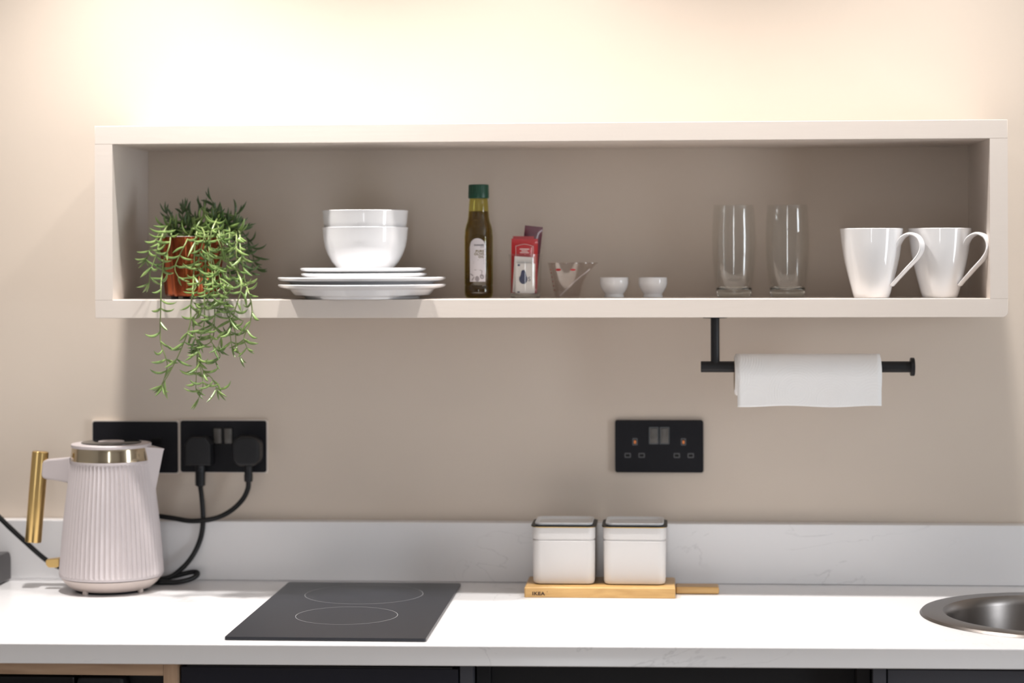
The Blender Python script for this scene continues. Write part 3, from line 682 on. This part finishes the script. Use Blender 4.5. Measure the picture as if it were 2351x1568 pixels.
# ------------------------------------------------------------------ sockets, plugs, cables
def wall_plate(name, label, cat, px, py, group=None):
    p = onY(px, py, 0); t = thing(name, label, cat, (p.x, 0, p.z), 0, group)
    o = rrect(.146, .0865, .004); bobj('face_plate', prism(o, -.0085, -.0006, .0012), M['plate_black'], t)
    return t
def rocker(t, x, z, w=.0125, h=.025):
    bobj('switch_surround', prism([(x+a, z+b) for a, b in rrect(w+.004, h+.004, .0015)], -.0092, -.0086, .0003), M['black_gloss'], t)
    g = geo_of(boxbm((-w/2, -.0022, -h/2), (w/2, .0, h/2), .0006)); g = xf(g, Matrix.Translation((x, -.0096, z)) @ Matrix.Rotation(R(5), 4, 'X'))
    obj('rocker_switch', g, M['rocker'], t)
def pin(t, x, z, w, h, shut=False):
    o = rrect(w+.003, h+.003, .0012); bobj('slot_edge', prism([(x+a, z+b) for a, b in o], -.00895, -.0084, .0), M['slot_edge'], t)
    o = rrect(w, h, .0006); s = bobj('pin_slot', prism([(x+a, z+b) for a, b in o], -.0091, -.0086, .0), M['hole'], t)
    if shut: bobj('shutter', prism([(x+a, z-.0005+b) for a, b in rrect(.0035, .0055, .0012)], -.0095, -.0091, .0), M['orange'], s)
def filler(t):
    n = []
    for i, (x, z) in enumerate(rrect(.1495, .0900, .003, 10)): n.append((x+random.uniform(-.0004, .0006), z+random.uniform(-.0005, .0007)))
    bobj('filler_edge', prism(n, -.0060, -.0004, 0), M['filler'], t)
GR = 'black double sockets on the wall'
s1_ = wall_plate('double_socket', 'black double wall socket with empty pin slots, below the paper roll holder', 'socket', 1513.5, 1024, GR)
for x in (-.009, .009): rocker(s1_, x, .018)
for sx in (-1, 1):
    pin(s1_, sx*.040, .0078, .0052, .0085, True)
    for d in (-.0115, .0115): pin(s1_, sx*.0405+d, -.0148, .0072, .0046)
s2_ = wall_plate('double_socket', 'black double wall socket with two black plugs in it', 'socket', 515, 1024, GR); filler(s2_)
for x in (-.009, .009): rocker(s2_, x, .018)
s3_ = wall_plate('isolator_switch', 'plain black wall plate with one small switch behind the kettle', 'switch', 313, 1025.5); filler(s3_)
bobj('rocker_switch', prism([(.0375+a, .010+b) for a, b in rrect(.017, .012, .002)], -.0105, -.0086, .0008), M['black_gloss'], s3_)
CR = .0042
def cable_pts(L_): return smooth_pts([onY(a, b, Y) for a, b, Y in L_], 8)
# octagonal plug with ribbed sleeve
p = onY(457.5, 1035, -.03); t = thing('mains_plug', 'octagonal black plug with a ribbed sleeve, its cable looping behind the kettle', 'plug', p, 0, 'black plugs with cables')
w_, h_ = .0435, .047; o = [(-w_/2, .012), (-.0125, h_/2), (.0125, h_/2), (w_/2, .012), (w_/2, -h_/2), (-w_/2, -h_/2)]
bobj('plug_body', prism(o, -.012, .0205, .003), M['black'], t)
sl = [(.0085, 0), (.0085, -.008)]
for i in range(8): sl += [(.0085 if i % 1 == 0 else 0, -.0085-i*.0033), (.0085, -.0085-i*.0033-.0021), (.0066, -.0085-i*.0033-.0023), (.0066, -.0085-i*.0033-.0031)]
sl = [(0, 0)]+sl+[(.005, -.036), (0, -.036)]
obj('cable_sleeve', mv(lathe(sl, 24), .001, .002, -h_/2-.0003), M['black'], t)
q0 = p+Vector((.001, .002, -h_/2-.035))
C1 = [q0, onY(464, 1150, -.033), onY(466, 1200, -.0370), onY(458, 1243, -.0385), onY(436, 1285, -.052), onY(402, 1318, -.060), onY(370, 1334, -.066), onY(352, 1339, -.068), onY(362, 1335, -.062), onY(400, 1323, -.055), onY(436, 1314, -.050), onY(452, 1314, -.052), onY(452, 1321, -.060), onY(436, 1330, -.070), onY(408, 1338, -.082), onY(380, 1341, -.086), onY(362, 1336, -.086), onY(340, 1333, -.066), onY(300, 1330, -.0535)]
C1 = [Vector((v.x, v.y, max(v.z, TOP+CR+.0006))) for v in map(Vector, C1)]
obj('cable', [tube(smooth_pts(C1, 8), CR, 12)][0], M['rubber'], t, -p)
# rounded plug
p = onY(567.5, 1035, -.03); t = thing('mains_plug', 'rounded black plug in the socket nearest the hob, its cable sweeping behind the kettle', 'plug', p, 0, 'black plugs with cables')
bm = prism(rrect(.0475, .050, .017, 10), -.013, .0205, .006); bobj('plug_body', bm, M['black'], t)
obj('cable_sleeve', mv(lathe([(0, 0), (.0075, 0), (.0066, -.010), (.0066, -.014), (.0072, -.0145), (.0070, -.023), (.0066, -.026), (0, -.026)], 24), .0015, .002, -.0253), M['black'], t)
q0 = p+Vector((.0015, .002, -.050))
C2 = [q0, onY(569, 1122, -.028), onY(556, 1148, -.029), onY(528, 1174, -.036), onY(490, 1191, -.0475), onY(440, 1196, -.0475), onY(400, 1190, -.0440), onY(365, 1185, -.0410), onY(330, 1183, -.0395), onY(295, 1196, -.039), onY(268, 1230, -.040), onY(244, 1275, -.040), onY(206, 1308, -.042), onY(170, 1316, -.045), onY(138, 1303, -.050), onY(104, 1284, -.056), onY(55, 1241, -.062), onY(0, 1189, -.066), onY(-70, 1115, -.060), onY(-130, 1080, -.02)]
C2 = [Vector((v.x, v.y, max(v.z, TOP+CR+.0006))) for v in map(Vector, C2)]
obj('cable', tube(smooth_pts(C2, 8), CR, 12), M['rubber'], t, -p)

# ------------------------------------------------------------------ paper roll and holder
hp = onY(1642, 842, -.13); k = sc(hp)
t = thing('paper_roll_holder', 'matt black rail fixed under the shelf, carrying the kitchen paper', 'holder', (hp.x, -.13, SB-.0004))
zr = hp.z-(SB-.0004); rr_ = 12.8/k
obj('drop_rod', lathe([(0, 0), (10.2/k, 0), (10.2/k, zr), (0, zr)], 40), M['black_metal'], t)
obj('mounting_disc', lathe([(0, -.003), (.019, -.003), (.020, -.0022), (.020, 0), (0, 0)], 40), M['black_metal'], t)
xl_, xr_ = onY(1609, 842, -.13).x-hp.x, onY(2090, 842, -.13).x-hp.x
rotx = Matrix.Rotation(R(90), 4, 'Y')
obj('rail', mv(xf(lathe([(0, xl_), (rr_-.0006, xl_), (rr_, xl_+.0006), (rr_, xr_), (0, xr_)], 48), rotx), 0, 0, zr), M['black_metal'], t)
obj('end_stop', mv(xf(lathe([(0, xr_), (20/k, xr_), (21/k, xr_+.0008), (21/k, xr_+.0055), (20/k, xr_+.0063), (0, xr_+.0063)], 48), rotx), 0, 0, zr), M['black_metal'], t)
ro = 47/k; ri = .0225; rc = onY(1853, 842, -.13); zc_ = hp.z + rr_ + .0005 - ri
t = thing('kitchen_paper_roll', 'white kitchen paper roll with its loose sheet hanging, on the black rail', 'paper roll', (onY(1853, 862, -.13).x, -.13, zc_))
hw_ = (2020-1689)/2/k
obj('roll', xf(lathe([(ri+.0012, -hw_), (ro-.0025, -hw_), (ro, -hw_+.003), (ro, hw_-.003), (ro-.0025, hw_), (ri+.0012, hw_)], 96, close=True), rotx), M['paper'], t)
obj('cardboard_core', xf(lathe([(ri, -hw_-.0004), (ri+.0011, -hw_-.0004), (ri+.0011, hw_+.0004), (ri, hw_+.0004)], 64, close=True), rotx), M['card'], t)
V, Fc = [], []; nu, nv = 30, 40; dz = (932-862)/k-.001
for i in range(nu+1):
    x = -hw_+.002 + (2*hw_-.003)*i/nu
    for j in range(nv+1):
        f = j/nv
        if f < .55:
            a = R(60)+(R(182)-R(60))*f/.55; q = ro+.0007; yv, zv = q*math.cos(a), q*math.sin(a); yv = -abs(q)*math.sin(a-R(90)) if False else -q*math.cos(R(90)-(a-R(90))) if a > R(90) else -q*math.cos(a)*-1
            yv, zv = q*math.cos(a), q*math.sin(a)
        else:
            g = (f-.55)/.45; yv = -(ro+.0007) + .0012*math.sin(g*2.2)*(1+.4*math.sin(i*.5)); zv = -g*(dz + .0012*math.sin(i*.35+1))
        V.append((x+(.0016 if f > .55 and i == 0 else 0), yv, zv))
for i in range(nu):
    for j in range(nv): a = i*(nv+1)+j; Fc.append((a, a+1, a+nv+2, a+nv+1))
sh = obj('hanging_sheet', (V, Fc), M['paper'], t); md = sh.modifiers.new('thickness', 'SOLIDIFY'); md.thickness = .0005; md.offset = 1

# ------------------------------------------------------------------ board with canisters
BY0 = -.180; bl, br = onZ(1203, 1373, TOP), onZ(1551, 1373, TOP)
bx = (bl.x+br.x)/2; bwid = br.x-bl.x; BD = .108; BH = .0172
t = thing('bamboo_board', 'bamboo board with a handle, lying on the worktop under the canisters', 'board', (bx, BY0+BD/2, TOP))
g = boxbm((-bwid/2, -BD/2, .0004), (bwid/2, BD/2, BH)); bmesh.ops.bevel(g, geom=[e for e in g.edges if all(v.co.z > .01 for v in e.verts)], offset=.004, segments=3, profile=.5, affect='EDGES')
bmesh.ops.bevel(g, geom=[e for e in g.edges if abs(e.verts[0].co.z-e.verts[1].co.z) > .005 and abs(e.verts[0].co.x-e.verts[1].co.x) < 1e-4 and abs(e.verts[0].co.y-e.verts[1].co.y) < 1e-4], offset=.003, segments=3, profile=.5, affect='EDGES')
bd = bobj('board', g, M['bamboo'], t)
h0, h1 = bwid/2+.0002, onZ(1651, 1364, TOP).x-bx
box('handle', (h0, -.012, .0004), (h1, .026, .0118), M['bamboo'], t, .003, 3)
tg_ = text_geo('IKEA', .0072, 'LEFT', .00034, 1.22, 1.12); obj('lettering', mv(tg_, -bwid/2+.0125, -BD/2-.00005, .0040), M['brand_ink'], bd, None, False)
obj('lettering', mv(text_geo('®', .0022), -bwid/2+.0355, -BD/2-.00005, .0085), M['brand_ink'], bd, None, False)
def canister(px, label, first=None):
    zt_ = TOP+BH; p = onY(px, 1345, BY0+.060); loc = Vector((p.x, BY0+.065, zt_+.0003))
    if first: return dup(first, loc, label)
    k = sc(loc); W_ = 143/k; D_ = .094; t = thing('canister', label, 'canister', loc, 0, 'two white lidded canisters on the bamboo board')
    hb = .0905
    obj('body', loft([(0, W_-.012, D_-.012, .010), (.002, W_-.005, D_-.005, .012), (.006, W_-.002, D_-.002, .014), (.069, W_-.0005, D_-.0005, .014), (.0705, W_-.0035, D_-.0035, .013), (.0715, W_-.0035, D_-.0035, .013), (.073, W_, D_, .014), (hb, W_, D_, .014)]), M['canister'], t)
    obj('gold_rim', loft([(hb+.0001, W_+.001, D_+.001, .014), (hb+.0004, W_+.0035, D_+.0035, .015), (hb+.0012, W_+.0040, D_+.0040, .015), (hb+.00125, W_-.006, D_-.006, .011)]), M['gold_rim'], t)
    obj('lid_gap_band', loft([(hb+.0013, W_-.004, D_-.004, .012), (hb+.0014, W_+.0035, D_+.0035, .015), (hb+.0024, W_+.0040, D_+.0040, .0155), (hb+.0025, W_-.006, D_-.006, .011)]), M['black'], t)  # black band filling the dark gap under the lid
    z = hb+.0026
    V, Fc = loft([(z, W_-.014, D_-.014, .010), (z+.001, W_-.009, D_-.009, .012), (z+.0038, W_-.0075, D_-.0075, .013), (z+.0046, W_-.009, D_-.009, .0125), (z+.0040, W_-.012, D_-.012, .011), (z+.0008, W_-.018, D_-.018, .009)])
    obj('lid', (V, Fc), M['lid_white'], t); return t
c1 = canister(1297, 'white lidded canister nearer the hob, on the bamboo board'); canister(1458, 'white lidded canister on the handle side of the bamboo board', c1)

# ------------------------------------------------------------------ kettle
def kettle():
    KY = -.132; c = onY(256.5, 1347, KY); c.z = TOP; k = sc(c)
    t = thing('electric_kettle', 'ribbed lilac-grey electric kettle with a gold handle, standing on the worktop', 'kettle', c)
    Z = lambda y: (CAM.z-(y-PPY)/k)-TOP
    r_ = lambda px: px/k
    base = [(0, .0035), (r_(84), .0035), (r_(90), .0050), (r_(104), .0130), (r_(113.5), .0215), (r_(113.5), .0225), (0, .0225)]
    b = obj('base', lathe(base, 128), M['kettle_base'], t)
    obj('underside', lathe([(0, .0008), (r_(82), .0008), (r_(83), .0034), (0, .0034)], 96), M['black'], t)
    for a in (-116, -28, 60, 150):
        q = r_(88); g = lathe([(0, 0), (.0044, 0), (.0046, .002), (.0043, .006), (.0026, .0085), (0, .0092)], 20)
        obj('foot', mv(g, q*math.cos(R(a)), q*math.sin(R(a)), .0001), M['kettle_base'], b)
    zb, zt = .0238, Z(1052)
    P0 = [(zb, 116.5), (zb+.004, 118.5), (zb+.012, 118.0), (Z(1270), 115.2), (Z(1230), 112.0), (Z(1177), 107.0), (Z(1120), 100.0), (Z(1085), 95.0), (zt-.006, 92.5), (zt-.0035, 92.2), (zt, 92.0)]
    def rad(z):
        for (a, ra), (b_, rb) in zip(P0, P0[1:]):
            if a <= z <= b_: return r_(ra+(rb-ra)*(z-a)/(b_-a))
        return r_(92)
    NR = 62
    def rf(r, a, z):
        f = min(1, max(0, (z-zb-.003)/.004))*min(1, max(0, (zt-.0035-z)/.002)); x = (a*NR/(2*PI)) % 1.0
        return r - f*.0024*(1-abs(2*x-1)**1.5)
    zs = [zb, zb+.0015, zb+.003, zb+.005, zb+.007] + [zb+.007+(zt-.006-zb-.007)*i/14 for i in range(1, 15)] + [zt-.005, zt-.0036, zt-.0030, zt]
    prof = [(0, zb)] + [(rad(z), z) for z in zs] + [(0, zt)]
    obj('body', lathe(prof, NR*8, rf), M['kettle'], t, None, True, 50)
    obj('seam', lathe([(0, .0226), (r_(112), .0226), (r_(112), .0237), (0, .0237)], 96), M['black'], t)
    z1 = Z(1022.5)
    obj('metal_band', lathe([(r_(90), zt+.0001), (r_(91.6), zt+.0002), (r_(91.8), zt+.001), (r_(89.4), z1-.001), (r_(89), z1), (r_(86), z1)], 128), M['band'], t)
    zl = Z(1014.5)
    ld = obj('lid', lathe([(0, z1+.0001), (r_(89.5), z1+.0001), (r_(90.8), z1+.001), (r_(90.8), zl-.001), (r_(89.5), zl), (r_(70), zl+.0006), (0, zl+.0008)], 128), M['kettle'], t)
    gl = obj('display_disc', lathe([(0, zl+.0009), (r_(68), zl+.0007), (r_(68), zl+.0018), (r_(66.5), zl+.0024), (0, zl+.0026)], 96), M['lid_glass'], ld)
    obj('lid_button', lathe([(0, zl+.0027), (r_(29.5), zl+.0027), (r_(29), zl+.0036), (0, zl+.0038)], 64), M['kettle'], ld)
    # spout: a folded wedge running down the right side
    V = []; lv = 9; zt_, zb_ = z1+.0015, Z(1128)
    for i in range(lv+1):
        f = i/lv; z = zt_+(zb_-zt_)*f; rb_ = rad(z) if z < zt else r_(90); tip = r_(123.5)+(r_(101.5)-r_(123.5))*f; wa = R(19)*(1-f)+R(3)*f
        drop = .0045*(1-f) if i == 0 else 0
        V += [(rb_*math.cos(wa)*.97, -rb_*math.sin(wa)*.97, z), (max(tip, rb_*1.0+.0005), 0, z-(.0045 if i == 0 else 0)), (rb_*math.cos(wa)*.97, rb_*math.sin(wa)*.97, z), (rb_*.90, 0, z)]
    Fc = []
    for i in range(lv):
        a = i*4; b_ = a+4
        for q in range(4): Fc.append((a+q, a+(q+1) % 4, b_+(q+1) % 4, b_+q))
    Fc += [(0, 3, 2, 1), (lv*4, lv*4+1, lv*4+2, lv*4+3)]
    obj('spout', (V, Fc), M['kettle'], t, None, True, 30)
    # handle
    X = lambda px: (px-256.5)/k
    oa = [(X(164), Z(1047)), (X(140), Z(1049)), (X(108), Z(1052)), (X(101), Z(1055)), (X(98), Z(1062)), (X(96.5), Z(1086)), (X(99), Z(1093)), (X(105), Z(1096)), (X(140), Z(1101)), (X(158), Z(1105)), (X(166), Z(1105))]
    bm = prism(oa, -.0105, .0105, .003); bmesh.ops.bevel(bm, geom=[e for e in bm.edges if all(v.co.y > .0104 for v in e.verts)], offset=.003, segments=2, profile=.5, affect='EDGES')
    obj_arm = bobj('handle_arm', bm, M['kettle'], t)
    a0, a1 = Vector((X(73), 0, Z(1243))), Vector((X(91), 0, Z(1034))); V, Fc = [], []; ax = (a1-a0).normalized(); sx = Vector((0, 1, 0)).cross(ax); n = 48
    lev = [(0, .86), (.004, .97), (.012, 1.0), (.5, 1), (.985, 1), (.995, .96), (1.0, .86)]
    for f, s in lev:
        for i in range(n):
            a = 2*PI*i/n; q = .0118*(1+.10*math.cos(2*a)-.035*math.cos(4*a))*s
            w_ = q*math.cos(a)*1.06; d_ = q*math.sin(a)*(1-.10*math.exp(-(math.cos(a)/.22)**2))
            V.append(a0+(a1-a0)*f + sx*w_ + Vector((0, 1, 0))*d_)
    for i in range(len(lev)-1):
        for q in range(n): j = (q+1) % n; Fc.append((i*n+q, i*n+j, (i+1)*n+j, (i+1)*n+q))
    Fc += [tuple(range(n)), tuple((len(lev)-1)*n+q for q in range(n))]
    obj('handle_grip', (V, Fc), M['gold'], t)
    bm = prism([(X(105), Z(1285)), (X(108), Z(1281)), (X(133), Z(1278.5)), (X(137), Z(1281)), (X(137), Z(1296)), (X(131), Z(1299.5)), (X(112), Z(1299.5)), (X(106), Z(1293))], -.008, .008, .0010)
    lv_ = bobj('switch_lever', bm, M['gold'], t, None, False)
    obj('lever_stem', tube([(X(136), 0, Z(1288)), (X(149), 0, Z(1291))], .003, 12), M['kettle'], lv_)
kettle()

# ------------------------------------------------------------------ low grey appliance at the left edge
p = onZ(22, 1334, TOP); p2_ = onZ(0, 1346, TOP)
o = [(.0, .0), (.0, .03)]
xr0 = p.x; yb0 = -.046; hgt = .0500
t = thing('small_appliance', 'corner of a low dark grey appliance at the left edge of the worktop', 'appliance', (xr0-.14, yb0-.13, TOP))
prof = []
for k_ in range(9): a = R(90*k_/8); prof.append((.13-.016+.016*math.sin(a), hgt-.016+.016*math.cos(a)))
out = [(-.13, .002), (-.13, hgt-.01), (-.12, hgt)] + prof + [(.13, .002)]
bm = bmesh.new(); a_ = [bm.verts.new((-.14, y_, z_)) for y_, z_ in out]; f = bm.faces.new(a_); r = bmesh.ops.extrude_face_region(bm, geom=[f])
for v in r['geom']:
    if isinstance(v, bmesh.types.BMVert): v.co.x = .14
bmesh.ops.bevel(bm, geom=[e for e in bm.edges if abs(e.verts[0].co.x-e.verts[1].co.x) < 1e-5], offset=.003, segments=2, profile=.5, affect='EDGES')
bobj('case', bm, M['grey_case'], t)
for a, b in ((-.12, -.11), (.12, -.11), (-.12, .11), (.12, .11)): obj('foot', lathe([(0, .0002), (.008, .0002), (.008, .0024), (0, .0024)], 16), M['black'], t, (a, b, 0))
box('top_plate', (-.12, -.10, hgt+.0001), (.12, .08, hgt+.0022), M['black_gloss'], t, .0008)

# ------------------------------------------------------------------ output look
vs = S.view_settings; vs.view_transform = 'Standard'; vs.look = 'None'; vs.exposure = 0.1; vs.gamma = 1.0; vs.use_curve_mapping = False
S.cycles.max_bounces = 12; S.cycles.transparent_max_bounces = 24; S.cycles.transmission_bounces = 10; S.cycles.diffuse_bounces = 5
S.cycles.caustics_refractive = False; S.cycles.caustics_reflective = False; S.cycles.sample_clamp_indirect = 6
